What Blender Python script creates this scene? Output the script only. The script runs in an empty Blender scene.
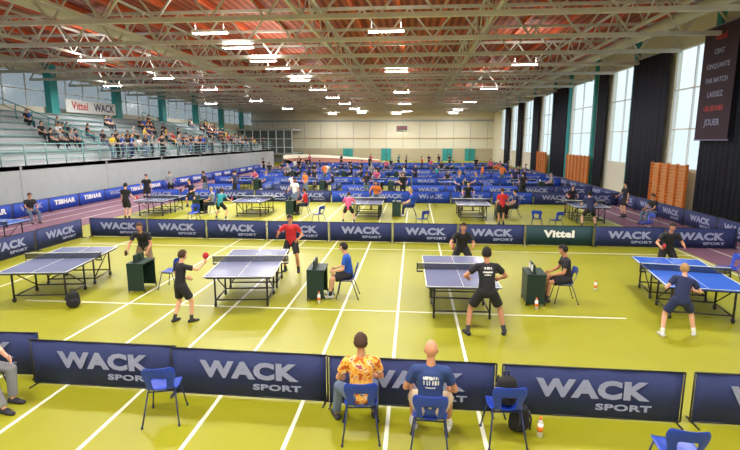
import bpy, math, random
from mathutils import Vector, Matrix
random.seed(11)
V = Vector
scene = bpy.context.scene
scene.view_settings.view_transform = 'Standard'
scene.view_settings.look = 'None'

def lin(c):
    c = c/255.0
    return c/12.92 if c <= 0.04045 else ((c+0.055)/1.055)**2.4
def C(r, g, b): return (lin(r), lin(g), lin(b), 1.0)

# ------------------------------------------------------------------ materials
MATS = {}
def pm(name, rgb, rough=0.6, metal=0.0, var=0.12, scale=6.0, emit=0.0, bump=0.0):
    if name in MATS: return MATS[name]
    m = bpy.data.materials.new(name); m.use_nodes = True
    nt = m.node_tree; b = nt.nodes['Principled BSDF']
    c = C(*rgb)
    tc = nt.nodes.new('ShaderNodeTexCoord')
    no = nt.nodes.new('ShaderNodeTexNoise'); no.inputs['Scale'].default_value = scale
    no.inputs['Detail'].default_value = 3
    nt.links.new(tc.outputs['Object'], no.inputs['Vector'])
    mx = nt.nodes.new('ShaderNodeMix'); mx.data_type = 'RGBA'
    mx.inputs[6].default_value = tuple(min(1, x*(1-var)) for x in c[:3])+(1,)
    mx.inputs[7].default_value = tuple(min(1, x*(1+var)) for x in c[:3])+(1,)
    nt.links.new(no.outputs['Fac'], mx.inputs[0])
    nt.links.new(mx.outputs[2], b.inputs['Base Color'])
    b.inputs['Roughness'].default_value = rough
    b.inputs['Metallic'].default_value = metal
    if emit > 0:
        b.inputs['Emission Color'].default_value = c
        b.inputs['Emission Strength'].default_value = emit
    if bump > 0:
        bp = nt.nodes.new('ShaderNodeBump'); bp.inputs['Strength'].default_value = bump
        nt.links.new(no.outputs['Fac'], bp.inputs['Height'])
        nt.links.new(bp.outputs['Normal'], b.inputs['Normal'])
    MATS[name] = m
    return m

def floral_mat():
    m = bpy.data.materials.new('floral_fabric'); m.use_nodes = True
    nt = m.node_tree; b = nt.nodes['Principled BSDF']
    tc = nt.nodes.new('ShaderNodeTexCoord')
    vo = nt.nodes.new('ShaderNodeTexNoise'); vo.inputs['Scale'].default_value = 16
    vo.inputs['Detail'].default_value = 1
    nt.links.new(tc.outputs['Object'], vo.inputs['Vector'])
    r = nt.nodes.new('ShaderNodeValToRGB'); r.color_ramp.interpolation = 'CONSTANT'
    e = r.color_ramp.elements
    e[0].position = 0; e[0].color = C(200, 90, 30)
    e[1].position = 0.38; e[1].color = C(238, 165, 60)
    for p, c in ((0.47, (245, 195, 90)), (0.54, (228, 125, 50)), (0.59, (245, 225, 180)), (0.67, (170, 80, 90))):
        x = e.new(p); x.color = C(*c)
    nt.links.new(vo.outputs['Fac'], r.inputs['Fac'])
    nt.links.new(r.outputs['Color'], b.inputs['Base Color'])
    b.inputs['Roughness'].default_value = 0.8
    return m

def stripe_mat(name, c1, c2, scale, axis='X', rough=0.7, width=0.5):
    m = bpy.data.materials.new(name); m.use_nodes = True
    nt = m.node_tree; b = nt.nodes['Principled BSDF']
    tc = nt.nodes.new('ShaderNodeTexCoord')
    w = nt.nodes.new('ShaderNodeTexWave'); w.bands_direction = axis
    w.inputs['Scale'].default_value = scale; w.inputs['Distortion'].default_value = 0.0
    nt.links.new(tc.outputs['Object'], w.inputs['Vector'])
    no = nt.nodes.new('ShaderNodeTexNoise'); no.inputs['Scale'].default_value = 0.35
    nt.links.new(tc.outputs['Object'], no.inputs['Vector'])
    r = nt.nodes.new('ShaderNodeValToRGB')
    r.color_ramp.elements[0].position = width-0.08; r.color_ramp.elements[0].color = C(*c1)
    r.color_ramp.elements[1].position = width+0.08; r.color_ramp.elements[1].color = C(*c2)
    nt.links.new(w.outputs['Fac'], r.inputs['Fac'])
    mx = nt.nodes.new('ShaderNodeMix'); mx.data_type = 'RGBA'; mx.blend_type = 'MULTIPLY'
    mx.inputs[0].default_value = 0.35
    nt.links.new(r.outputs['Color'], mx.inputs[6]); nt.links.new(no.outputs['Fac'], mx.inputs[7])
    nt.links.new(mx.outputs[2], b.inputs['Base Color'])
    b.inputs['Roughness'].default_value = rough
    return m

def trans_mat(name, rgb, alpha, rough=0.2):
    m = pm(name, rgb, rough)
    m.node_tree.nodes['Principled BSDF'].inputs['Alpha'].default_value = alpha
    return m

# ------------------------------------------------------------------ mesh builder
class MB:
    def __init__(s): s.v = []; s.f = []; s.m = []; s.sm = []
    def add(s, vs, fs, mi=0, smooth=False, M=None):
        o = len(s.v)
        if M is not None: vs = [M @ V(p) for p in vs]
        s.v += [tuple(p) for p in vs]
        for f in fs:
            s.f.append(tuple(i+o for i in f)); s.m.append(mi); s.sm.append(smooth)
    def box(s, c, d, mi=0, M=None):
        x, y, z = c; a, b, h = d[0]/2, d[1]/2, d[2]/2
        vs = [(x+i*a, y+j*b, z+k*h) for i in (-1, 1) for j in (-1, 1) for k in (-1, 1)]
        s.add(vs, [(0, 1, 3, 2), (4, 6, 7, 5), (0, 4, 5, 1), (2, 3, 7, 6), (0, 2, 6, 4), (1, 5, 7, 3)], mi, False, M)
    def tube(s, p0, p1, r0, r1=None, mi=0, seg=8, smooth=None, M=None):
        p0 = V(p0); p1 = V(p1); r1 = r0 if r1 is None else r1
        d = (p1-p0).normalized(); a = d.orthogonal().normalized() if abs(d.z) > .9 else d.cross(V((0, 0, 1))).normalized()
        b = d.cross(a); vs = []
        off = math.pi/4 if seg == 4 else 0
        for p, r in ((p0, r0), (p1, r1)):
            for i in range(seg):
                t = 2*math.pi*i/seg+off
                vs.append(p+a*math.cos(t)*r+b*math.sin(t)*r)
        fs = [(i, (i+1) % seg, seg+(i+1) % seg, seg+i) for i in range(seg)]
        fs += [tuple(range(seg))[::-1], tuple(range(seg, 2*seg))]
        s.add(vs, fs, mi, seg > 5 if smooth is None else smooth, M)
    def path(s, pts, r, mi=0, seg=6):
        for a, b in zip(pts[:-1], pts[1:]): s.tube(a, b, r, r, mi, seg)
    def cap(s, p0, p1, r0, r1, mi=0, side=None, flat=1.0, flat_end=False, seg=12, n=3, M=None):
        p0 = V(p0); p1 = V(p1); d = p1-p0
        d = d.normalized() if d.length > 1e-6 else V((0, 0, 1))
        a = V(side) if side is not None else d.orthogonal()
        a = a-d*a.dot(d)
        a = a.normalized() if a.length > 1e-4 else d.orthogonal().normalized()
        b = d.cross(a); vs = [p0-d*r0*flat]; nr = 0
        def ring(c, r):
            for i in range(seg):
                t = 2*math.pi*i/seg
                vs.append(c+a*math.cos(t)*r+b*math.sin(t)*r*flat)
        for i in range(1, n+1):
            g = -math.pi/2+math.pi/2*i/n; ring(p0+d*r0*flat*math.sin(g), r0*math.cos(g)); nr += 1
        if flat_end: ring(p1, r1); nr += 1; vs.append(p1)
        else:
            for i in range(0, n):
                g = math.pi/2*i/n; ring(p1+d*r1*flat*math.sin(g), r1*math.cos(g)); nr += 1
            vs.append(p1+d*r1*flat)
        fs = [(0, 1+(i+1) % seg, 1+i) for i in range(seg)]
        for k in range(nr-1):
            o = 1+k*seg
            fs += [(o+i, o+(i+1) % seg, o+seg+(i+1) % seg, o+seg+i) for i in range(seg)]
        o = 1+(nr-1)*seg; L = len(vs)-1
        fs += [(o+i, o+(i+1) % seg, L) for i in range(seg)]
        s.add(vs, fs, mi, True, M)
    def ell(s, c, r, mi=0, R=None, seg=14, rings=9, fn=None, keep=None):
        vs = []; dirs = []
        for j in range(rings+1):
            ph = math.pi*j/rings
            for i in range(seg):
                t = 2*math.pi*i/seg
                d = V((math.sin(ph)*math.cos(t), math.sin(ph)*math.sin(t), math.cos(ph)))
                dirs.append(d)
                p = V((d.x*r[0], d.y*r[1], d.z*r[2]))
                if fn: p = fn(d, p)
                if R is not None: p = R @ p
                vs.append(V(c)+p)
        fs = []
        for j in range(rings):
            for i in range(seg):
                a, b = j*seg+i, j*seg+(i+1) % seg
                q = (a, a+seg, b+seg, b)
                if keep:
                    m = (dirs[a]+dirs[b]+dirs[a+seg]+dirs[b+seg])/4
                    if not keep(m): continue
                fs.append(q)
        s.add(vs, fs, mi, True)
    def mesh(s, name, mats):
        me = bpy.data.meshes.new(name)
        me.from_pydata(s.v, [], s.f)
        for m in mats: me.materials.append(m)
        me.polygons.foreach_set('material_index', s.m)
        me.polygons.foreach_set('use_smooth', s.sm)
        me.update(); me.validate()
        return me

def put(name, me, loc=(0, 0, 0), rz=0.0, parent=None):
    o = bpy.data.objects.new(name, me); scene.collection.objects.link(o)
    o.location = loc; o.rotation_euler = (0, 0, math.radians(rz))
    if parent: o.parent = parent
    return o
def build(name, mb, mats, loc=(0, 0, 0), rz=0, parent=None):
    return put(name, mb.mesh(name, mats), loc, rz, parent)
def empty(name, loc=(0, 0, 0)):
    o = bpy.data.objects.new(name, None); scene.collection.objects.link(o); o.location = loc; return o

def evalmods(vs, fs, mods):
    me = bpy.data.meshes.new('tmp'); me.from_pydata([tuple(v) for v in vs], [], fs); me.update()
    o = bpy.data.objects.new('tmp', me); scene.collection.objects.link(o)
    for typ, kw in mods:
        m = o.modifiers.new(typ, typ)
        for k, val in kw.items(): setattr(m, k, val)
    dg = bpy.context.evaluated_depsgraph_get(); dg.update()
    e = o.evaluated_get(dg).to_mesh()
    rv = [v.co.copy() for v in e.vertices]; rf = [tuple(p.vertices) for p in e.polygons]
    o.evaluated_get(dg).to_mesh_clear()
    bpy.data.objects.remove(o); bpy.data.meshes.remove(me)
    return rv, rf

def text_geo(txt, size, sx=1.0, bold=0.02, extrude=0.002):
    cu = bpy.data.curves.new('t', 'FONT'); cu.body = txt; cu.size = size; cu.offset = bold*size
    cu.align_x = 'CENTER'; cu.align_y = 'CENTER'; cu.extrude = extrude; cu.resolution_u = 3
    cu.space_character = 1.0+bold*1.5
    o = bpy.data.objects.new('t', cu); scene.collection.objects.link(o)
    dg = bpy.context.evaluated_depsgraph_get(); dg.update()
    me = bpy.data.meshes.new_from_object(o.evaluated_get(dg))
    vs = [V((v.co.x*sx, v.co.y, v.co.z)) for v in me.vertices]; fs = [tuple(p.vertices) for p in me.polygons]
    bpy.data.objects.remove(o); bpy.data.curves.remove(cu); bpy.data.meshes.remove(me)
    return vs, fs

# ------------------------------------------------------------------ palette
M_floor = pm('olive_green_sports_floor', (150, 149, 24), 0.45, var=0.12, scale=0.5)
M_line = pm('white_line_paint', (228, 230, 210), 0.5, var=0.05)
M_track = pm('mauve_track', (124, 84, 104), 0.6, var=0.1)
M_conc = pm('light_concrete', (168, 174, 176), 0.8, var=0.1, scale=2)
M_cream = pm('cream_wall_paint', (224, 220, 200), 0.8, var=0.05)
M_teal = pm('teal_paint', (48, 150, 150), 0.5)
M_tealg = pm('grey_teal_rail_paint', (120, 160, 160), 0.5)
M_steel = pm('light_grey_painted_steel', (198, 198, 190), 0.5, 0.0, scale=3)
M_dsteel = pm('dark_steel', (60, 62, 70), 0.4, 0.6)
M_curt = pm('dark_curtain_fabric', (34, 36, 50), 0.9, var=0.3, scale=2)
M_navy = pm('navy_barrier_fabric', (34, 46, 96), 0.75, var=0.15, scale=3)
M_blueb = pm('blue_barrier_fabric', (22, 64, 168), 0.7, var=0.2, scale=3)
M_letter = pm('lilac_print', (146, 152, 188), 0.7)
M_white = pm('white_plastic', (235, 235, 232), 0.5, var=0.04)
M_frame = pm('black_tube', (30, 30, 36), 0.4)
M_tgrey = pm('slate_blue_tabletop', (116, 122, 154), 0.22, var=0.04)
M_tblue = pm('blue_tabletop', (54, 100, 200), 0.25, var=0.04)
M_chair = pm('blue_chair_plastic', (24, 60, 168), 0.35, var=0.08)
M_green = pm('dark_green_board', (18, 48, 42), 0.5)
M_wood = pm('orange_varnished_wood', (212, 122, 52), 0.4, var=0.2)
M_red = pm('red_paint', (190, 35, 30), 0.5)
M_net = trans_mat('net_mesh', (40, 44, 60), 0.6)
M_glass = trans_mat('window_glass', (225, 238, 245), 0.08)
M_glass2 = trans_mat('tinted_window_glass', (70, 96, 110), 0.5)
M_lamp = pm('fluorescent_tube_glow', (255, 253, 246), 0.5, emit=42)
M_orange = pm('orange_steel_purlin', (206, 90, 44), 0.6, var=0.2, scale=0.5)
M_black = pm('black_fabric', (26, 26, 30), 0.8)
M_deck = stripe_mat('rust_roof_deck', (136, 54, 34), (188, 98, 62), 0.8, 'X')

# ------------------------------------------------------------------ room shell
XL, XR, YB, YF, ZT = -30.0, 14.0, -9.0, 90.0, 10.0
mb = MB(); mb.box(((XL+XR)/2, (YB+YF)/2, -0.1), (XR-XL+.6, YF-YB+.6, 0.2)); build('floor', mb, [M_floor])
mb = MB(); mb.box(((XL+XR)/2, (YB+YF)/2, ZT+0.1), (XR-XL+.6, YF-YB+.6, 0.2)); build('ceiling', mb, [M_deck])
mb = MB(); mb.box(((XL+XR)/2, YB-.15, 5), (XR-XL, .3, 10)); build('wall_back', mb, [M_cream])
mb = MB(); mb.box(((XL+XR)/2, YF+.15, 5), (XR-XL, .3, 10), 0)
for k in range(15):
    x = XL+1+k*3.0
    mb.box((x, YF-.02, 4.6), (0.07, .06, 4.6), 1)
mb.box((-8, YF-.04, 7.1), (44, .1, .30), 2)
mb.box((-8, YF-.04, 4.0), (44, .1, .16), 3)
mb.box((-8, YF-.04, 1.1), (44, .1, 2.2), 4)
build('wall_far', mb, [M_cream, M_conc, M_conc, pm('tan_rail', (190, 160, 110), .6), pm('grey_beige_wainscot', (186, 176, 150), .8)])
mb = MB()
mb.box((0, 0, 0), (1.9, .15, .8), 0); mb.box((0, -.03, 0), (2.05, .1, .95), 1)
mb.box((0, -.10, 0), (1.9, .05, .8), 0)
for x in (-.6, -.3, .3, .6):
    mb.box((x, -.14, .05), (.16, .03, .35), 2)
build('scoreboard', mb, [pm('grey_board', (92, 92, 96), .5), M_white, M_red], (-2.2, YF-.25, 5.8))
for i, x in enumerate((-12, -5, 6, 10)):
    mb = MB(); mb.box((0, 0, 1.1), (1.8, .1, 2.2), 0); mb.box((0, -.07, 1.1), (.04, .04, 2.1), 1)
    mb.box((-.2, -.09, 1.05), (.05, .06, .25), 1); mb.box((.2, -.09, 1.05), (.05, .06, .25), 1)
    build('door_%d' % (i+1), mb, [M_teal, M_dsteel], (x, YF-.16, 0))

# right wall: window bays
mb = MB()
bays = [(-6, -1.5), (2, 6), (9, 13), (17, 21), (25.2, 28.8), (33.3, 37.3), (41, 46.3), (52, 56.5), (60.5, 65), (69, 73.5), (78, 82)]
w0, w1 = 2.2, 8.4
mb.box((XR+.15, (YB+YF)/2, w0/2), (.3, YF-YB, w0)); mb.box((XR+.15, (YB+YF)/2, (w1+ZT)/2), (.3, YF-YB, ZT-w1))
prev = YB
for a, b in bays+[(YF, YF)]:
    mb.box((XR+.15, (prev+a)/2, (w0+w1)/2), (.3, a-prev, w1-w0)); prev = b
build('wall_right', mb, [M_cream])
def window(name, x, a, b, z0, z1, nv, nh, g=None):
    m = MB(); c = (a+b)/2
    for k in range(nv+1):
        y = a+(b-a)*k/nv; m.box((0, y-c, 0), (.1, .07, z1-z0), 0)
    for k in range(nh+1):
        z = z0+(z1-z0)*k/nh-(z0+z1)/2; m.box((0, 0, z), (.1, b-a, .07), 0)
    m.box((0, 0, 0), (.01, b-a, z1-z0), 1)
    build(name, m, [M_white, g or M_glass], (x, c, (z0+z1)/2))
wi = 1
for a, b in bays:
    window('window_%d' % wi, XR+.12, a, b, w0, w1, 2, 3); wi += 1
def curtain(x, a, b, z0, z1):
    m = MB(); n = int((b-a)/.12); vs = []
    for i in range(n+1):
        y = a+(b-a)*i/n; dx = .06*math.sin(i*1.9)+.02*math.sin(i*.7)
        vs += [(x+dx, y, z0), (x+dx*.7, y, z1)]
    fs = [(2*i, 2*i+1, 2*i+3, 2*i+2) for i in range(n)]
    vv, ff = evalmods(vs, fs, [('SOLIDIFY', {'thickness': .02})])
    m.add(vv, ff, 0, True)
    m.tube((x, a-.1, z1+.05), (x, b+.1, z1+.05), .04, None, 1)
    build('curtain', m, [M_curt, M_steel])
for a, b in [(13.4, 16.6), (21.2, 25.2), (28.9, 33.2), (37.5, 39.3), (46.8, 51.4), (57, 59.5), (65.5, 68), (74, 77)]:
    curtain(XR-.3, a, b, .25, 8.5)
mb = MB()
for y in (24.9, 33.4, 40.3, 46.6, 51.7, 59.9, 68.4, 77.4):
    mb.box((XR-.12, y-.0, 4.9), (.22, .35, 9.8))
build('trim_1', mb, [M_teal])
mb = MB(); mb.box((0, 0, 0), (.03, 2.5, 5.0), 0)
RW = Matrix.Rotation(math.radians(-90), 4, 'Z') @ Matrix.Rotation(math.radians(90), 4, 'X')
for i, (t, sz, mi) in enumerate((("Vittel", .42, 2), ("CENT", .3, 1), ("CINQUANTE", .3, 1), ("PAR MATCH", .3, 1), ("LAISSEZ", .34, 1), ("LES JEUNES", .3, 2), ("JOUER", .4, 1))):
    tv, tf = text_geo(t, sz, .95); mb.add(tv, tf, mi, False, Matrix.Translation((-.02, 0, 2.0-i*.62)) @ RW)
mb.tube((0, -1.3, 2.5), (0, 1.3, 2.5), .03, None, 1); mb.tube((0, -1.3, -2.5), (0, 1.3, -2.5), .03, None, 1)
build('hanging_banner', mb, [pm('dark_plum_banner_fabric', (62, 44, 58), .8), M_letter, M_red], (XR-.6, 23.9, 6.2))
def wallbars(y0, n):
    m = MB()
    for k in range(n+1): m.box((0, k*.9, 1.25), (.14, .05, 2.5))
    for k in range(n):
        for j in range(14): m.tube((-.03, k*.9, .15+j*.172), (-.03, (k+1)*.9, .15+j*.172), .026, None, 0, 5)
        m.box((.06, k*.9+.45, 1.25), (.02, .86, 2.4), 1)
    build('wall_bars', m, [M_wood, pm('pale_plywood', (210, 160, 105), .6)], (XR-.55, y0, 0))
wallbars(25.6, 4); wallbars(39.5, 6); wallbars(52, 4)

# left wall (behind the grandstand) with window band
mb = MB(); z0, z1 = 6.3, 8.9
mb.box((XL-.15, (YB+YF)/2, z0/2), (.3, YF-YB, z0)); mb.box((XL-.15, (YB+YF)/2, (z1+ZT)/2), (.3, YF-YB, ZT-z1))
build('wall_left', mb, [M_cream])
cols = [3, 12, 21, 30, 39, 48, 57, 66, 75, 84]
mb = MB()
for y in cols: mb.box((XL+.3, y, 7.4), (.5, .9, 5.2))
build('trim_2', mb, [M_teal])
for a, b in zip([YB]+cols, cols+[YF]):
    window('window_%d' % wi, XL-.1, a, b, z0, z1, 4, 2, M_glass2); wi += 1
mb = MB(); mb.box((0, 0, 0), (.04, 7, 1.1), 0)
LW = Matrix.Rotation(math.radians(90), 4, 'Z') @ Matrix.Rotation(math.radians(90), 4, 'X')
for i, t in enumerate(("Vittel", "WACK")):
    tv, tf = text_geo(t, .95); mb.add(tv, tf, 1+i, False, Matrix.Translation((.03, -1.7+3.4*i, 0)) @ LW)
build('sponsor_banner', mb, [M_white, M_red, M_navy], (XL+.7, 43.5, 6.6))

# ------------------------------------------------------------------ roof trusses
mb = MB(); zb, zt = 8.35, 9.72
y = 2.0
while y < 89:
    mb.tube((XL, y, zt), (XR, y, zt), .09, None, 0, 4); mb.tube((XL, y, zb), (XR, y, zb), .13, None, 0, 4)
    n = 20; dx = (XR-XL)/n
    for k in range(n):
        xa = XL+k*dx
        mb.tube((xa, y, zb), (xa+dx/2, y, zt), .055, None, 0, 4); mb.tube((xa+dx/2, y, zt), (xa+dx, y, zb), .055, None, 0, 4)
    y += 4.4
build('roof_truss', mb, [M_steel])
mb = MB()
for x in (-26.0, -19, -13, -4.5, 3, 9.5):
    mb.tube((x, YB, zb+.15), (x, YF, zb+.15), .08, None, 0, 4); mb.tube((x, YB, zt), (x, YF, zt), .07, None, 0, 4)
    for k in range(44):
        ya = YB+k*2.25
        mb.tube((x, ya, zb+.15), (x, ya+1.12, zt), .04, None, 0, 4); mb.tube((x, ya+1.12, zt), (x, ya+2.25, zb+.15), .04, None, 0, 4)
build('roof_bracing', mb, [M_steel])
mb = MB()
x = XL+.6
while x < XR:
    mb.box((x, (YB+YF)/2, 9.88), (.16, YF-YB, .22)); x += 2.2
build('roof_purlins', mb, [M_orange])
mb = MB()
mb.tube((-15.5, YB+1, 9.2), (-15.5, YF-1, 9.2), .3, None, 0, 12); mb.tube((11.6, YB+1, 9.0), (11.6, YF-1, 9.0), .28, None, 0, 12)
build('ventilation_duct', mb, [M_steel])

# fluorescent strip lamps
mb = MB()
mb.box((0, 0, .09), (1.5, .26, .07), 0); mb.add([(-.75, -.13, .06), (.75, -.13, .06), (.75, -.2, 0), (-.75, -.2, 0), (-.75, .13, .06), (.75, .13, .06), (.75, .2, 0), (-.75, .2, 0)], [(0, 1, 2, 3), (5, 4, 7, 6)], 0)
for yy in (-.07, .07): mb.tube((-.7, yy, .02), (.7, yy, .02), .035, None, 1, 8)
for xx in (-.6, .6): mb.tube((xx, 0, .12), (xx, 0, .4), .01, None, 0, 5)
lamp_me = mb.mesh('fluorescent_ceiling_lamp', [M_white, M_lamp])
def lamp(x, y, z=8.05, p=420):
    put('fluorescent_ceiling_lamp', lamp_me, (x, y, z))
    for up in (0, 1):
        l = bpy.data.lights.new('lamp_light', 'AREA'); l.shape = 'RECTANGLE'; l.size = 1.4; l.size_y = .3; l.energy = p*(.17 if up else 1); l.color = (1, .985, .95)
        o = bpy.data.objects.new('lamp_light', l); scene.collection.objects.link(o); o.location = (x, y, z-.04+(.2*up))
        if up: o.rotation_euler = (math.pi, 0, 0)  # weak upward light, added to brighten the trusses and deck
for y in (-3, 5, 13, 20.7, 24, 28, 31, 37, 44, 52, 61, 71, 81): lamp(-8.5, y)  # first few are out of view, added to light the foreground
for y in (-3, 6, 14, 27, 35, 43, 56, 70): lamp(-18, y)  # nearest ones unseen too, put in for foreground light
for y in (-3, 4, 12.5, 21, 33, 47, 62, 78): lamp(-1.2, y)  # nearest ones again unseen extras that light the foreground
for y in (-3, 5, 13, 31, 45, 60, 76, 85): lamp(6.5, y, 8.1)  # whole row added for extra light, the last lamp for the end wall
for y in (20, 40, 60): lamp(-25, y, 8.1, 330)
lamp(-3, 85); lamp(-14, 85)  # lamps added only to brighten the far wall

# world
w = bpy.data.worlds.new('World'); scene.world = w; w.use_nodes = True
nt = w.node_tree; bg = nt.nodes['Background']
tc = nt.nodes.new('ShaderNodeTexCoord'); sp = nt.nodes.new('ShaderNodeSeparateXYZ'); rp = nt.nodes.new('ShaderNodeValToRGB')
nt.links.new(tc.outputs['Generated'], sp.inputs[0]); nt.links.new(sp.outputs['Z'], rp.inputs[0]); nt.links.new(rp.outputs[0], bg.inputs[0])
rp.color_ramp.elements[0].color = (.56, .68, .72, 1); rp.color_ramp.elements[1].color = (.72, .86, 1, 1)
rp.color_ramp.elements[0].position = 0.0; rp.color_ramp.elements[1].position = .22
bg.inputs['Strength'].default_value = 1.6

# ------------------------------------------------------------------ floor markings
mb = MB()
for k in range(7):
    mb.box((.94-1.235*k, 40, .002), (.055, 98, .004))
for y, a, b in ((10.25, -9, 4.5), (16.4, -12, 9), (20.0, -12, 9), (31, -12, 9)):
    mb.box(((a+b)/2, y, .0035), (b-a, .05, .004))
mb.box((9.0, 40, .002), (.06, 98, .004)); mb.box((-10.5, 40, .002), (.05, 98, .004))
build('floor_lane_marking', mb, [M_line])
mb = MB(); mb.box((11.2, 38, .003), (4.1, 90, .006), 0)
for x in (10.2, 11.3, 12.4): mb.box((x, 38, .007), (.05, 90, .004), 1)
build('running_track_strip', mb, [M_track, M_line])
mb = MB(); mb.box((-16.9, 38, .003), (5.0, 90, .006), 0)
for x in (-15.7, -16.9, -18.1): mb.box((x, 38, .007), (.05, 90, .004), 1)
build('running_track_strip', mb, [M_track, M_line])
mb = MB(); vs = []; n = 24
for i in range(n+1):
    t = math.pi*.56+math.pi*.44*i/n
    k = math.sin(math.pi*min(1, (i+.01)/n*1.2)/2)
    for r, z in ((12.0, .02), (16.0, .15+.8*k), (16.0, .3+1.2*k), (16.1, .3+1.2*k), (16.1, .0)):
        vs.append((-3+r*math.cos(t), 71+r*math.sin(t), z))
fs = []
for i in range(n):
    for j in range(4):
        a = i*5+j; fs.append(((a, a+1, a+6, a+5), 0 if j == 0 else 1))
mb.add(vs, [f for f, k in fs], 0, True); mb.m = [k for f, k in fs]
build('banked_track_curve', mb, [pm('brick_track', (150, 92, 74), .7), M_cream])

# ------------------------------------------------------------------ grandstand
mb = MB(); GX = -19.6; Y0, Y1 = -8, 68
XG = XL+.03
mb.box((GX-.1, (Y0+Y1)/2, 1.2), (.2, Y1-Y0, 2.4), 0)
mb.box(((GX+XG)/2, (Y0+Y1)/2, 2.3), (GX-XG, Y1-Y0, .2), 0)
steps = []
for k in range(7):
    x0 = GX-1.7-k*1.15; z = 2.4+.45*(k+1)
    mb.box(((x0+XG)/2, (Y0+Y1)/2, z-.225), (x0-XG, Y1-Y0, .45), 0)
    mb.box((x0-.35, (Y0+Y1)/2, z+.20), (.4, Y1-Y0, .06), 1)
    mb.box((x0-.35, (Y0+Y1)/2, z+.09), (.1, Y1-Y0, .18), 0)
    steps.append((x0-.35, z))
for k in range(10):
    yy = Y0+3+k*7
    mb.box((GX-.1, yy, 1.2), (.26, .12, 2.4), 0)
build('grandstand', mb, [M_conc, M_tealg])
mb = MB()
yy = Y0
while yy < Y1:
    mb.tube((GX-.1, yy, 2.4), (GX-.1, yy, 3.5), .03, None, 0, 6); yy += 1.5
for z in (2.7, 2.95, 3.2, 3.5): mb.tube((GX-.1, Y0, z), (GX-.1, Y1, z), .025, None, 0, 6)
build('grandstand_railing', mb, [M_tealg])
for y0 in (14, 23, 32, 50, 64):
    mb = MB()
    for k in range(7):
        x0 = GX-1.7-k*1.15; z = 2.4+.45*(k+1)
        mb.tube((x0-.05, y0, z), (x0-.05, y0, z+1.0), .03, None, 0, 6)
    mb.tube((GX-1.7, y0, 3.85), (GX-1.7-6*1.15, y0, 2.4+.45*7+1.0), .03, None, 0, 6)
    mb.tube((GX-1.7, y0, 3.45), (GX-1.7-6*1.15, y0, 2.4+.45*7+.6), .025, None, 0, 6)
    build('stair_handrail', mb, [M_teal])
mb = MB(); mb.box((0, 0, 1.4), (9.6, 8, .3), 0); mb.box((0, 0, 5.4), (9.6, 8, .3), 0); mb.box((0, 1, .7), (9.6, 6, 1.4), 0)
for k in range(8): mb.tube((-4.7+k*1.34, -3.9, 1.5), (-4.7+k*1.34, -3.9, 5.3), .07, None, 1, 4)
for z in (2.5, 3.9): mb.tube((-4.8, -3.9, z), (4.8, -3.9, z), .05, None, 1, 4)
mb.box((0, -3.8, 3.4), (9.6, .03, 3.8), 2)
build('glazed_gallery', mb, [M_conc, M_white, M_glass2], (-25.0, 85.5, 0))

# ------------------------------------------------------------------ barriers
def barrier_mesh(name, fabric, title, sub, tm=None, w=2.32, h=.72):
    m = MB()
    n = 16; vs = []
    for i in range(n+1):
        x = -w/2+.02+(w-.04)*i/n; dy = .008*math.sin(i*1.3)
        vs += [(x, dy, .03), (x, dy*.4, h-.01)]
    vv, ff = evalmods(vs, [(2*i, 2*i+2, 2*i+3, 2*i+1) for i in range(n)], [('SOLIDIFY', {'thickness': .01, 'offset': 0})])
    m.add(vv, ff, 0, True)
    for a, b in (((-w/2, 0, h), (w/2, 0, h)), ((-w/2, 0, .03), (w/2, 0, .03)), ((-w/2, 0, 0.03), (-w/2, 0, h)), ((w/2, 0, .03), (w/2, 0, h))):
        m.tube(a, b, .012, None, 1, 6)
    for x in (-w/2+.04, w/2-.04): m.tube((x, -.16, .012), (x, .16, .012), .012, None, 1, 6)
    RX = Matrix.Rotation(math.radians(90), 4, 'X')
    if title:
        tv, tf = text_geo(title, .33, 1.3, .055)
        m.add(tv, tf, 2, False, Matrix.Translation((0, -.02, .42)) @ RX)
        m.add(tv, tf, 2, False, Matrix.Translation((0, .02, .42)) @ Matrix.Rotation(math.pi, 4, 'Z') @ RX)
    if sub:
        tv, tf = text_geo(sub, .12, 1.9, .035)
        m.add(tv, tf, 2, False, Matrix.Translation((.42, -.02, .185)) @ RX)
    return m.mesh(name, [fabric, M_frame, tm or M_letter])
B_wack = barrier_mesh('court_barrier', M_navy, 'WACK', 'SPORT')
B_vit = barrier_mesh('court_barrier', pm('dark_green_fabric', (24, 60, 68), .7), 'Vittel', None, M_white)
B_tib = barrier_mesh('court_barrier', M_blueb, 'TIBHAR', None, M_white)
B_blue = barrier_mesh('court_barrier', M_blueb, 'WACK', None)
for x, yy, r in ((-7.0, 6.75, 2), (-4.6, 6.52, -1), (-2.33, 6.42, -1.5), (0.0, 6.35, -1), (2.4, 6.30, -1), (4.85, 6.28, -1), (7.25, 6.2, -1)):
    put('court_barrier', B_wack, (x, yy, 0), r)
x = -11.35; k = 0
while x < 11.2:
    put('court_barrier', B_vit if k == 7 else B_wack, (x, 17.6-.012*x, 0), -.7); x += 2.36; k += 1
for k in range(5): put('court_barrier', B_wack, (-12.65, 16.3-2.36*k, 0), 90)
for k in range(16): put('court_barrier', B_wack, (11.9, 18.9+2.36*k, 0), -90)
for k in range(20): put('court_barrier', B_tib if k % 3 else B_blue, (-18.9, 15.5+2.36*k, 0), 90)
for row, yy in enumerate((28.9, 33.0, 40.0, 44.5, 51.0, 62.0, 66)):
    x = -15.5
    while x < 11.2:
        if yy in (33.0, 44.5) and int(x*7) % 3 == 0: x += 2.36; continue
        put('court_barrier', B_blue if (int(x) % 2 or row > 1) else B_wack, (x, yy, 0), 0); x += 2.36
for xx in (-10.4, -5.6, -.1, 5.3):
    for yy in (34.3, 36.7, 46, 48.4, 52.5, 55, 57.3):
        put('court_barrier', B_blue, (xx, yy, 0), 90)

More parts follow.
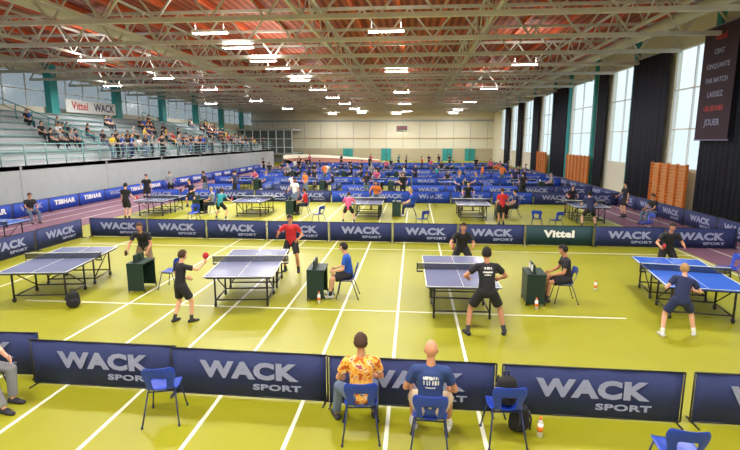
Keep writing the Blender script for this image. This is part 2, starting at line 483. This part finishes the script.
# ------------------------------------------------------------------ table-tennis table
def table_mesh(name, top):
    m = MB(); W, L, z = 1.525, 2.74, .76
    for sgn in (-1, 1):
        m.box((0, sgn*L/4, z-.012), (W, L/2-.006, .024), 0)
        m.box((0, sgn*(L/4), z-.045), (W-.1, L/2-.12, .04), 2)
        for x in (-W/2+.01, W/2-.01): m.box((x, sgn*L/4, z+.0015), (.02, L/2-.006, .003), 1)
        m.box((0, sgn*(L/2-.01), z+.0015), (W, .02, .003), 1)
        m.box((0, sgn*L/4, z+.001), (.006, L/2, .003), 1)
        for x in (-.58, .58):
            m.tube((x, sgn*1.12, z-.04), (x, sgn*1.12, .1), .022, None, 2, 8)
            m.tube((x, sgn*.25, z-.04), (x, sgn*.25, .1), .022, None, 2, 8)
            m.tube((x, sgn*1.12, .14), (x, sgn*.25, .14), .018, None, 2, 8)
            m.tube((x, sgn*1.05, .68), (x, sgn*.3, .2), .014, None, 2, 8)
            for yy in (1.12, .25):
                m.tube((x-.02, sgn*yy, .055), (x+.02, sgn*yy, .055), .055, None, 2, 12)
        m.tube((-.58, sgn*1.12, .16), (.58, sgn*1.12, .16), .018, None, 2, 8)
        m.tube((-.58, sgn*.25, .16), (.58, sgn*.25, .16), .018, None, 2, 8)
    m.box((0, 0, z+.07), (1.83, .004, .145), 3); m.box((0, 0, z+.1475), (1.83, .012, .014), 1)
    for x in (-.915, .915):
        m.tube((x, 0, z-.06), (x, 0, z+.155), .011, None, 2, 8); m.box((x*.93, 0, z-.05), (.14, .05, .03), 2)
    return m.mesh(name, [top, M_line, M_frame, M_net])
T_g = table_mesh('table_tennis_table', M_tgrey); T_b = table_mesh('table_tennis_table', M_tblue)
TABLES1 = [(-8.75, 11.3, 9), (-3.95, 11.4, 7), (1.03, 11.07, 1)]
for x, yy, r in TABLES1: put('table_tennis_table', T_g, (x, yy, 0), r)
put('table_tennis_table', T_b, (6.15, 11.35, 0), -9)
put('table_tennis_table', T_b, (-15.0, 15.6, 0), 4)

# ------------------------------------------------------------------ chair
def chair_mesh():
    prof = [(.23, .425, .19), (.2, .45, .205), (.1, .447, .21), (-.03, .44, .21), (-.13, .448, .2), (-.185, .49, .17), (-.21, .57, .17), (-.235, .67, .21), (-.255, .76, .215), (-.268, .82, .18)]
    cols = 8; vs = []
    for j, (yy, z, hw) in enumerate(prof):
        for i in range(cols+1):
            u = -1+2*i/cols; seat = 1 if j < 5 else 0
            vs.append((u*hw, yy+(0 if seat else .045*u*u), z+(.018*u*u if seat else 0)))
    fs = [(j*(cols+1)+i, j*(cols+1)+i+1, (j+1)*(cols+1)+i+1, (j+1)*(cols+1)+i) for j in range(len(prof)-1) for i in range(cols)
          if not (j in (5, 6) and 2 <= i <= 5)]
    vv, ff = evalmods(vs, fs, [('SOLIDIFY', {'thickness': .012, 'offset': 0}), ('SUBSURF', {'levels': 1})])
    m = MB(); m.add(vv, ff, 0, True)
    for sx in (-1, 1):
        m.path([(sx*.23, .25, .01), (sx*.17, .16, .43), (sx*.17, -.12, .43), (sx*.23, -.27, .01)], .011, 1)
        for yy in (.25, -.27): m.tube((sx*.23, yy, 0), (sx*.23, yy, .03), .016, None, 1, 8)
    m.tube((-.17, .14, .425), (.17, .14, .425), .01, None, 1, 6); m.tube((-.17, -.11, .425), (.17, -.11, .425), .01, None, 1, 6)
    return m.mesh('plastic_chair', [M_chair, pm('navy_painted_tube', (34, 44, 90), .4)])
CH = chair_mesh()

def score_table_mesh():
    m = MB()
    m.box((0, 0, .72), (.42, .66, .03), 0)
    m.box((-.2, 0, .38), (.02, .64, .66), 0); m.box((0, -.32, .38), (.38, .02, .66), 0); m.box((0, .32, .38), (.38, .02, .66), 0)
    for yy in (-.2, .06): m.box((-.05, yy+.07, .83), (.05, .2, .18), 0)
    for yy in (-.16, .10): m.box((-.08, yy+.03, .84), (.02, .14, .13), 1)
    m.box((-.05, .0, .745), (.1, .5, .02), 2)
    for a in (-.3, .3):
        m.tube((-.2, a, 0), (-.2, a, .1), .015, None, 2); m.tube((.2, a, 0), (.2, a, .1), .015, None, 2)
    return m.mesh('umpire_score_table', [M_green, M_white, M_frame])
ST = score_table_mesh()

# ------------------------------------------------------------------ people
def ik(a, t, l1, l2, pole):
    d = t-a; L = max(d.length, .08); mx = (l1+l2)*.998
    dn = d.normalized()
    if L > mx: L = mx
    L = max(L, abs(l1-l2)+.02); t = a+dn*L
    x = (l1*l1-l2*l2+L*L)/(2*L); h = math.sqrt(max(l1*l1-x*x, 0))
    pv = pole-dn*pole.dot(dn); pv = pv.normalized() if pv.length > 1e-4 else V((0, 1, 0))
    return a+dn*x+pv*h, t

def hand(mb, w, d, side, nrm, s, grip, seg=6):
    d = d.normalized(); side = (side-d*side.dot(d)).normalized(); nrm = d.cross(side)*(1 if d.cross(side).dot(nrm) > 0 else -1)
    k = w+d*.085*s
    mb.cap(w+d*.01*s, k-d*.01*s, .032*s, .04*s, 0, side, .42, seg=10)
    bend = (60, 75, 45) if grip else (14, 22, 14)
    for i, L in enumerate((.068, .077, .071, .055)):
        p = k+side*(.029-.0195*i)*s; ang = 0
        for j, fr in enumerate((.45, .32, .23)):
            ang += math.radians(bend[j]); dd = d*math.cos(ang)+nrm*math.sin(ang)
            q = p+dd*L*fr*s; r = (.0095-.0012*j)*s
            mb.cap(p, q, r, r*.9, 0, None, 1, seg=seg, n=2); p = q
    p = w+d*.03*s+side*.03*s
    for dd, L in (((d*.7+side*.7+nrm*.15), .042), ((d*.85+side*.3+nrm*(.6 if grip else .25)), .03)):
        q = p+dd.normalized()*L*s; mb.cap(p, q, .0115*s, .010*s, 0, None, 1, seg=seg, n=2); p = q
    return k+nrm*.022*s

# material slots: 0 skin 1 shirt 2 trousers 3 shoe 4 hair 5 white 6 sock 7 red rubber 8 dark
def person(pose, s=1.0, vox=.016, hi=True, bald=False, longp=False, sleeve=.62, racket='R', hairlen=0, logo=None, female=False):
    g = pose.get
    def Rx(a): return Matrix.Rotation(math.radians(a), 3, 'X')
    def Ry(a): return Matrix.Rotation(math.radians(a), 3, 'Y')
    def Rz(a): return Matrix.Rotation(math.radians(a), 3, 'Z')
    lean = g('lean', 5); tw = g('twist', 0); sl = g('slean', 0)
    Rt = Rz(tw) @ Ry(sl) @ Rx(-lean); Rp = Rz(tw*.3) @ Ry(sl*.4) @ Rx(-lean*.45)
    pz = g('pz', .93)
    fl = g('lf', (-.1, 0, 0, 8)); fr = g('rf', (.1, 0, 0, -8))
    def hips(pz):
        c = V((0, g('py', 0), pz)); return c, c+Rp @ V((-.09, 0, -.01)), c+Rp @ V((.09, 0, -.01))
    for _ in range(60):
        c, hl, hr = hips(pz)
        if (V((fl[0], fl[1], fl[2]+.08))-hl).length > .85 or (V((fr[0], fr[1], fr[2]+.08))-hr).length > .85: pz -= .01
        else: break
    c, hl, hr = hips(pz)
    mid = c+Rp @ V((0, 0, .21)); chest = mid+Rt @ V((0, 0, .19)); nb = chest+Rt @ V((0, 0, .11))
    sw = .165 if female else .18
    shl = nb+Rt @ V((-sw, 0, -.055)); shr = nb+Rt @ V((sw, 0, -.055))
    Rn = Rz(tw*.7) @ Rx(-lean*.55)
    nt_ = nb+Rn @ V((0, .015, .085))
    Rh = Rz(tw*.3+g('hyaw', 0)) @ Rx(-g('hpitch', 5)) 
    hc = nt_+Rh @ V((0, .018, .10))
    bodyM = MB(); shirtM = MB(); pantM = MB(); mb = MB()
    SX = Rt @ V((1, 0, 0)); PX = Rp @ V((1, 0, 0)); S = s
    def cb(M_, a, b, r0, r1, side=None, flat=1, fe=False): M_.cap(a*S, b*S, r0*S, r1*S, 0, side, flat, fe)
    cb(bodyM, c, mid, .125, .115, PX, .68); cb(bodyM, mid, chest, .115, .14, SX, .62); cb(bodyM, chest, nb-Rt @ V((0, 0, .06)), .14, .12, SX, .55)
    cb(bodyM, nb-Rt @ V((0, 0, .05)), nt_+Rh @ V((0, 0, .03)), .06, .05)
    cb(bodyM, shl, shr, .052, .052)
    hem = c+Rp @ V((0, 0, -.03))
    cb(shirtM, hem, mid, .165, .150, PX, .70); cb(shirtM, mid, chest, .150, .172, SX, .66); cb(shirtM, chest, nb-Rt @ V((0, 0, .075)), .172, .125, SX, .6)
    cb(shirtM, shl, nb-Rt @ V((0, 0, .045)), .062, .075); cb(shirtM, shr, nb-Rt @ V((0, 0, .045)), .062, .075)
    cb(pantM, c+Rp @ V((0, 0, .06)), c-Rp @ V((0, 0, .03)), .148, .15, PX, .76)
    for sd, hp, ft in ((-1, hl, fl), (1, hr, fr)):
        ank = V((ft[0], ft[1], ft[2]+.08)); yaw = math.radians(ft[3])
        fd = V((-math.sin(yaw), math.cos(yaw), 0))
        kn, ank = ik(hp, ank, .43, .425, fd*1.0+V((sd*.12, 0, 0.15)))
        cb(bodyM, hp, kn, .085, .053)
        m1 = kn.lerp(ank, .3); cb(bodyM, kn, m1, .05, .056); cb(bodyM, m1, ank, .056, .034)
        cb(bodyM, ank, ank-V((0, 0, .03)), .034, .034)
        if longp:
            cb(pantM, hp, kn, .105, .075); cb(pantM, kn, ank+(kn-ank)*.06, .073, .06, fe=True)
        else:
            cb(pantM, hp, hp.lerp(kn, .80), .108, .098, fe=True)
            mb.cap((ank+(kn-ank)*.2)*S, (ank)*S, .045*S, .042*S, 6)
        base = len(mb.v)
        sole = V((ank.x, ank.y, ank.z-.045))
        mb.cap((sole-fd*.045)*S, (sole+fd*.055)*S, .045*S, .046*S, 3, V((0, 0, 1)).cross(fd), 1.0, seg=10)
        mb.cap((sole+fd*.05-V((0, 0, .008)))*S, (sole+fd*.155-V((0, 0, .012)))*S, .046*S, .036*S, 3, V((0, 0, 1)).cross(fd), .8, seg=10)
        zf = (ank.z-.08)*S
        for i in range(base, len(mb.v)):
            v = mb.v[i]
            if v[2] < zf: mb.v[i] = (v[0], v[1], zf)
    for sd, sh, ht in ((-1, shl, g('lh', (-.27, .06, .80))), (1, shr, g('rh', (.27, .06, .80)))):
        pole = g('lpole' if sd < 0 else 'rpole', (sd*.6, -.7, -.5))
        el, wr = ik(sh, V(ht), .285, .25, V(pole))
        cb(bodyM, sh, el, .05, .039); cb(bodyM, el, el.lerp(wr, .25), .039, .040); cb(bodyM, el.lerp(wr, .25), wr, .040, .025)
        cb(shirtM, sh, sh.lerp(el, sleeve), .067, .066, fe=True)
        if sleeve > .95: cb(shirtM, el, el.lerp(wr, .9), .055, .042, fe=True)
        d = (wr-el).normalized(); grip = (racket == ('L' if sd < 0 else 'R'))
        side = V((0, 0, 1)) if abs(d.z) < .8 else V((0, 1, 0)); nrm = V((-sd, 0, 0))
        gp = hand(mb, wr*S, d, side, nrm, S, grip, 6 if hi else 4)
        if grip:
            sdn = (side-d*side.dot(d)).normalized(); rd = (d*.55+sdn*.85).normalized()
            bn = (V((-sd, 0, 0))-rd*V((-sd, 0, 0)).dot(rd)).normalized()
            p0 = gp-rd*.045*S; mb.cap(p0, gp+rd*.055*S, .013*S, .013*S, 8, bn, .8, seg=8)
            bc = gp+rd*.13*S
            mb.tube(bc-bn*.008*S, bc, .078*S, .078*S, 7, 20); mb.tube(bc, bc+bn*.008*S, .078*S, .078*S, 8, 20)
    sm = 4 if hi else 2
    for M_, mi in ((bodyM, 0), (shirtM, 1), (pantM, 2)):
        vv, ff = evalmods(M_.v, M_.f, [('REMESH', {'mode': 'VOXEL', 'voxel_size': vox*s}), ('SMOOTH', {'factor': .5, 'iterations': sm})])
        if mi == 1 and logo:
            inv = Rt.transposed(); keep = []; lg = []
            for f in ff:
                q = inv @ (sum((vv[i] for i in f), V())/len(f)-chest*S)/S
                (lg if q.y < 0 and logo(q.x, q.z) else keep).append(f)
            mb.add(vv, keep, 1, True); mb.add(vv, lg, 5, True)
        else: mb.add(vv, ff, mi, True)
    def hf(d, p):
        x, y, z = p
        if d.z < 0: x *= 1-.28*(-d.z)**1.2; y = y*(1-.05*(-d.z)) + .012*(-d.z)
        if d.y < 0: y *= 1.08
        if d.y > .55 and abs(d.x) < .2: y += .016*max(0, 1-abs(d.z+.18)/.22)*(1-abs(d.x)/.2)
        if d.y > .5 and abs(abs(d.x)-.38) < .2 and abs(d.z-.02) < .16: y -= .006
        return V((x, y, z))*S
    sg, rg = (24, 18) if hi else (12, 8)
    mb.ell(hc*S, (.076, .092, .118), 0, Rh, sg, rg, hf)
    for sd in (-1, 1):
        mb.ell(hc*S+Rh @ V((sd*.077, -.004, -.008))*S, (.010*S, .020*S, .032*S), 0, Rh, 8, 6)
        mb.ell(hc*S+Rh @ V((sd*.030, .080, .004))*S, (.013*S, .008*S, .008*S), 5, Rh, 8, 5)
        mb.ell(hc*S+Rh @ V((sd*.030, .087, .004))*S, (.006*S, .004*S, .006*S), 8, Rh, 6, 4)
        mb.ell(hc*S+Rh @ V((sd*.030, .086, .026))*S, (.017*S, .005*S, .004*S), 4, Rh, 6, 4)
    mb.ell(hc*S+Rh @ V((0, .086, -.058))*S, (.024*S, .007*S, .007*S), 7, Rh, 8, 5)
    if not bald:
        lo = -.35-hairlen*.5
        def kp(d):
            if d.y > .35: return d.z > .42
            if d.y > .0: return d.z > .12 or (abs(d.x) > .7 and d.z > -.05)
            return d.z > lo
        def hf2(d, p):
            q = hf(V((d.x, min(d.y, .5), d.z)), p); return q*1.0+d*(.012+.004*math.sin(d.x*17+d.z*11))*S
        mb.ell(hc*S, (.079, .094, .121), 4, Rh, sg, rg*2, hf2, kp)
        if hairlen > 0:
            mb.cap(hc*S+Rh @ V((0, -.085, -.03))*S, hc*S+Rh @ V((0, -.10, -.03-.2*hairlen))*S, .045*S, .028*S, 4)
    return mb

SK = pm('skin_light', (222, 168, 138), .55, var=.05); SK2 = pm('skin_tan', (196, 138, 106), .55, var=.05)
def cm(n, rgb, r=.8): return pm(n, rgb, r, var=.1, scale=10)
blk = cm('black_sportswear', (30, 30, 36)); navy = cm('navy_sportswear', (34, 44, 84)); red = cm('red_sportswear', (196, 40, 44)); royal = cm('royal_blue_cotton', (30, 84, 184))
tealc = cm('teal_sportswear', (40, 140, 150)); whitec = cm('white_cotton', (225, 225, 225)); pink = cm('pink_sportswear', (215, 90, 130)); orangec = cm('orange_cotton', (225, 120, 50))
beige = cm('beige_cotton', (190, 170, 140)); jeans = cm('denim', (95, 110, 135)); greyc = cm('grey_cotton', (130, 132, 138)); khaki = cm('khaki_cotton', (130, 110, 80))
sho = cm('dark_shoe', (45, 45, 55)); shw = cm('white_shoe', (215, 215, 215)); hb = cm('brown_hair', (70, 46, 30)); hk = cm('black_hair', (28, 22, 20)); hbl = cm('blond_hair', (170, 130, 80)); hg = cm('grey_hair', (130, 125, 120))
rub = cm('red_rubber', (190, 40, 50)); FL = floral_mat(); sock = cm('sock_cotton', (60, 60, 66)); wsock = cm('white_sock', (225, 225, 225))
def mats(skin, shirt, pants, shoe, hair, sk=None): return [skin, shirt, pants, shoe, hair, whitec, sk or sock, rub, blk]
def addp(name, loc, yaw, pose, s, m, **kw):
    z = loc[2] if len(loc) > 2 else 0
    return build(name, person(pose, s, **kw), m, (loc[0], loc[1], z), yaw)

def seated(s=1, **k):
    p = dict(pz=.555/s, py=-.06, lean=6, lf=(-.15, .40, 0, 6), rf=(.15, .40, 0, -6), lh=(-.16, .30, .66/s), rh=(.16, .30, .66/s)); p.update(k); return p
ready = dict(pz=.80, py=-.06, lean=32, lf=(-.28, .0, 0, 10), rf=(.28, -.05, 0, -10), lh=(-.24, .42, .92), rh=(.32, .44, .92), hpitch=-2)
addp('seated_man', (-.62, 5.72), 8, seated(.97, lean=2, lf=(-.33, .36, 0, 22), rf=(.2, .38, 0, -6), lh=(-.26, .24, .66), rh=(.22, .26, .66), hyaw=6), .97, mats(SK2, FL, jeans, sho, hb), longp=True, racket=None, vox=.014)
put('plastic_chair', CH, (-.62, 5.69, 0), 6)
addp('seated_man', (.24, 5.50), -2, seated(1.0, lean=5, lf=(-.2, .40, 0, 12), rf=(.24, .38, 0, -14), lh=(-.26, .24, .64), rh=(.26, .24, .64), hpitch=10), 1.0,
     mats(SK2, cm('dusty_blue_cotton', (40, 62, 118)), beige, shw, hg, wsock), bald=True, racket=None, vox=.013,
     logo=lambda x, z: (abs(z-.0) < .016 and abs(x) < .09 and (x*40) % 1 > .3) or (abs(z+.06) < .026 and abs(x) < .10 and (x*30) % 1 > .45) or (abs(z+.12) < .008 and abs(x) < .06))
put('plastic_chair', CH, (.24, 5.47, 0), -2)
put('plastic_chair', CH, (1.17, 5.75, 0), 4)
put('plastic_chair', CH, (-3.3, 5.85, 0), 14)
put('plastic_chair', CH, (2.85, 5.02, 0), -6)
addp('seated_woman', (-6.03, 5.93), -95, seated(1, lf=(-.1, .38, 0, 0), rf=(.16, .5, 0, -8)), 1.0, mats(SK, blk, greyc, sho, hb), longp=True, racket=None, hairlen=.7, female=True)
put('plastic_chair', CH, (-6.03, 5.93, 0), -95)
lg1 = lambda x, z: (abs(z-.02) < .022 and abs(x) < .08 and (x*28) % 1 > .35) or (abs(z+.05) < .014 and abs(x) < .09) or (abs(z+.10) < .008 and abs(x) < .06)
addp('table_tennis_player', (1.42, 9.12), 4, dict(pz=.86, lean=14, lf=(-.33, .0, 0, 18), rf=(.36, .02, 0, -22), lh=(-.30, .30, 1.02), rh=(.30, .34, 1.0), hpitch=0, lpole=(-.9, -.5, -.3), rpole=(.9, -.5, -.3)), 1.02, mats(SK2, blk, blk, sho, hk), vox=.014, logo=lg1)
addp('table_tennis_player', (1.35, 13.25), 180, ready, .98, mats(SK2, blk, blk, sho, hk))
addp('table_tennis_player', (-4.70, 9.25), -38, dict(pz=.9, lean=8, lf=(-.16, -.12, 0, 20), rf=(.16, .14, 0, -10), lh=(-.22, .26, .98), rh=(.22, .50, 1.36), hpitch=4), .88, mats(SK, blk, blk, sho, hb), vox=.015)
addp('table_tennis_player', (-3.42, 13.35), 182, dict(pz=.88, lean=10, lf=(-.2, .05, 0, 10), rf=(.2, -.02, 0, -10), lh=(-.25, .22, 1.0), rh=(.34, .32, 1.12)), .98, mats(SK2, red, blk, sho, hk))
addp('table_tennis_player', (-7.3, 12.5), 195, dict(pz=.86, lean=38, lf=(-.2, .05, 0, 10), rf=(.2, -.1, 0, -10), lh=(-.2, .45, .82), rh=(.3, .5, .85)), .97, mats(SK2, blk, khaki, sho, hb), longp=True)
addp('table_tennis_player', (5.08, 9.38), -12, dict(pz=.84, lean=26, slean=12, lf=(-.32, -.10, 0, 14), rf=(.36, .14, 0, -20), lh=(-.22, .35, 1.0), rh=(.38, .42, .95), hpitch=8), .86, mats(SK, navy, navy, shw, hbl, wsock), vox=.015)
addp('table_tennis_player', (6.8, 13.5), 176, dict(pz=.86, lean=22, lf=(-.22, .05, 0, 10), rf=(.22, 0, 0, -10), lh=(-.28, .40, 1.02), rh=(.34, .42, 1.0)), .95, mats(SK2, blk, blk, sho, hk))
addp('seated_umpire', (-1.55, 11.2), 92, seated(.95, lean=12), .95, mats(SK, royal, blk, shw, hk), racket=None)
put('plastic_chair', CH, (-1.53, 11.2, 0), 92); put('umpire_score_table', ST, (-2.24, 11.15, 0), 2)
addp('seated_umpire', (3.5, 11.3), 88, seated(.98, lean=9, hpitch=12), .98, mats(SK2, blk, blk, sho, hk), racket=None)
put('plastic_chair', CH, (3.52, 11.3, 0), 88); put('umpire_score_table', ST, (2.80, 11.2, 0), -2)
put('plastic_chair', CH, (-6.05, 11.5, 0), 84); put('umpire_score_table', ST, (-6.75, 11.35, 0), 4)
put('plastic_chair', CH, (8.1, 13.0, 0), 90)

GEO = {
 'ready': person(ready, 1.0, .034, False), 'stand': person(dict(pz=.92, lean=3, rh=(.3, .25, 1.0)), 1.0, .034, False),
 'seat': person(seated(1), 1.0, .034, False, longp=True, racket=None),
 'spec': person(dict(pz=.93, lean=8, lh=(-.2, .28, 1.05), rh=(.2, .28, 1.05)), 1.0, .036, False, longp=True, racket=None)}
OUT = [mats(SK, blk, blk, sho, hk), mats(SK2, red, blk, sho, hb), mats(SK, royal, navy, shw, hbl), mats(SK, tealc, blk, shw, hb), mats(SK2, whitec, jeans, sho, hk), mats(SK, navy, blk, sho, hk),
       mats(SK, pink, blk, shw, hb), mats(SK2, orangec, jeans, sho, hk), mats(SK, greyc, blk, sho, hg), mats(SK2, blk, jeans, sho, hb), mats(SK, cm('yellow_cotton', (225, 190, 60)), jeans, sho, hb)]
WT = [0, 0, 0, 9, 9, 5, 5, 8, 8, 2, 2, 3, 4, 1, 6, 7]
WT2 = [0, 0, 0, 0, 9, 9, 9, 5, 5, 8, 8, 8, 4, 2, 1, 10]
VAR = {k: [g.mesh('person_'+k, o) for o in OUT] for k, g in GEO.items()}
def inst(name, kind, x, y, yaw, vi=None, z=0, sc=1, parent=None):
    vi = random.choice(WT) if vi is None else vi
    o = put(name, VAR[kind][vi], (x, y, z), yaw, parent); o.scale = (sc, sc, sc); return o
for x, yy, r, me in ((-12.9, 24, 2, T_g), (-8.0, 24.2, 0, T_g), (-2.2, 23.9, 0, T_g), (2.8, 23.9, 0, T_g), (8.0, 23.6, -3, T_g)): put('table_tennis_table', me, (x, yy, 0), r)
for k, x, yy, yaw, vi, sc in (('stand', -13.4, 21.7, -10, 0, 1), ('ready', -9.0, 22.1, -10, 3, .95), ('ready', -2.9, 21.7, 0, 6, .9), ('stand', 3.9, 21.8, 10, 1, .95), ('ready', 7.5, 21.4, 0, 5, 1),
                           ('ready', -12.4, 26.4, 180, 5, 1), ('stand', -6.3, 25.7, 160, 4, 1), ('ready', -2.0, 26.4, 180, 7, 1), ('ready', 2.9, 26.3, 180, 0, 1), ('ready', 8.2, 26.2, 180, 0, .9),
                           ('stand', -15.6, 27.5, 200, 0, 1), ('stand', 10.2, 24.5, 100, 0, 1)): inst('table_tennis_player', k, x, yy, yaw, vi, 0, sc)
for x, yy, yaw, vi in ((-10.2, 24, 90, 8), (-5.4, 24, 90, 1), (-.1, 24, 90, 2), (4.9, 24, 90, 5), (-17.2, 20.5, -120, 9), (10.6, 22.6, 100, 9)):
    inst('seated_umpire', 'seat', x, yy, yaw, vi); put('plastic_chair', CH, (x, yy, 0), yaw)
for x in (-10.9, -6.1, -.8, 4.2): put('umpire_score_table', ST, (x, 24, 0), 0)
for x, yy, r in ((5.9, 20.6, 30), (5.2, 20.9, -20), (.4, 20.4, 40), (-9.9, 21.2, 180), (9.3, 20.2, 100), (-4.2, 21.4, 60), (1.0, 27.6, 10)): put('plastic_chair', CH, (x, yy, 0), r)
for ri, ty in enumerate((36.2, 47.4, 57.5)):
    for ci, tx in enumerate((-13, -8.0, -2.9, 2.6, 7.9)):
        put('table_tennis_table', T_b, (tx, ty, 0), 0)
        inst('table_tennis_player', random.choice(('ready', 'stand')), tx+random.uniform(-.6, .6), ty-2.1-random.random()*.3, random.uniform(-15, 15), None, 0, random.uniform(.85, 1))
        inst('table_tennis_player', random.choice(('ready', 'stand')), tx+random.uniform(-.6, .6), ty+2.1+random.random()*.2, 180+random.uniform(-15, 15), None, 0, random.uniform(.85, 1))
        inst('seated_umpire', 'seat', tx+1.95, ty, 90); put('plastic_chair', CH, (tx+1.95, ty, 0), 90); put('umpire_score_table', ST, (tx+1.25, ty, 0), 0)
for k in range(34):
    x = -16.5+k*.8+random.uniform(-.25, .25); yy = random.choice((30.6, 31.5, 41.6, 42.5, 53.1, 69.0, 60.2))+random.uniform(-.2, .2)
    inst('standing_spectator', 'spec', x, yy, random.uniform(0, 360))
crowd = empty('spectator_crowd')
centres = [random.uniform(24, 66) for _ in range(14)]
for k in range(100):
    si = min(6, int(abs(random.gauss(0, 2.6)))); x, z = steps[si]; yy = min(67, random.choice(centres)+random.gauss(0, 1.8))
    inst('seated_spectator', 'seat', x-.06, yy, -90+random.uniform(-25, 25), random.choice(WT2), z+.23-.44, 1, crowd)
for k in range(34):
    inst('standing_spectator', 'spec', GX-.75-random.random()*.5, random.uniform(32, 67), -90+random.uniform(-30, 30), random.choice(WT2), 2.4, 1, crowd)

# ------------------------------------------------------------------ small props
def backpack(loc, rz):
    m = MB(); b = MB()
    b.cap((0, 0, .14), (0, 0, .34), .15, .13, 0, (1, 0, 0), .65); b.cap((0, -.08, .12), (0, -.08, .22), .11, .10, 0, (1, 0, 0), .5)
    vv, ff = evalmods(b.v, b.f, [('REMESH', {'mode': 'VOXEL', 'voxel_size': .02}), ('SMOOTH', {'factor': .5, 'iterations': 3})])
    zmin = min(v.z for v in vv); vv = [v-V((0, 0, zmin)) for v in vv]
    m.add(vv, ff, 0, True)
    m.path([(-.03, .02, .42-zmin), (-.03, .02, .47-zmin), (.03, .02, .47-zmin), (.03, .02, .42-zmin)], .01, 1)
    for sx in (-1, 1): m.path([(sx*.07, .09, .38-zmin), (sx*.08, .14, .28-zmin), (sx*.09, .1, .12-zmin)], .014, 1)
    m.tube((-.09, -.145, .24-zmin), (.09, -.145, .24-zmin), .005, None, 1)
    build('backpack', m, [M_black, M_dsteel], loc, rz)
backpack((1.19, 5.78, .455), 10)
backpack((1.40, 5.92, 0), 200)
backpack((-7.55, 9.9, 0), 50); backpack((3.0, 12.4, 0), 200)
m = MB(); m.tube((0, 0, 0), (0, 0, .2), .036, None, 0, 14); m.tube((0, 0, .2), (0, 0, .235), .036, .016, 0, 14); m.tube((0, 0, .235), (0, 0, .275), .018, None, 1, 12); m.tube((0, 0, .08), (0, 0, .15), .037, None, 1, 14)
me = m.mesh('drink_bottle', [M_white, pm('orange_plastic', (235, 120, 40), .4)])
put('drink_bottle', me, (1.64, 5.82, 0)); put('drink_bottle', me, (-2.12, 10.65, 0)); put('drink_bottle', me, (2.75, 10.65, 0)); put('drink_bottle', me, (4.55, 12.2, 0))

# ------------------------------------------------------------------ camera
cd = bpy.data.cameras.new('camera'); cam = bpy.data.objects.new('camera', cd); scene.collection.objects.link(cam)
cd.sensor_width = 36; cd.lens = 36*490/740; cd.clip_end = 300
cam.location = (0, 0, 3.7); cam.rotation_euler = (math.radians(90-9.84), 0, math.radians(5.06))
scene.camera = cam
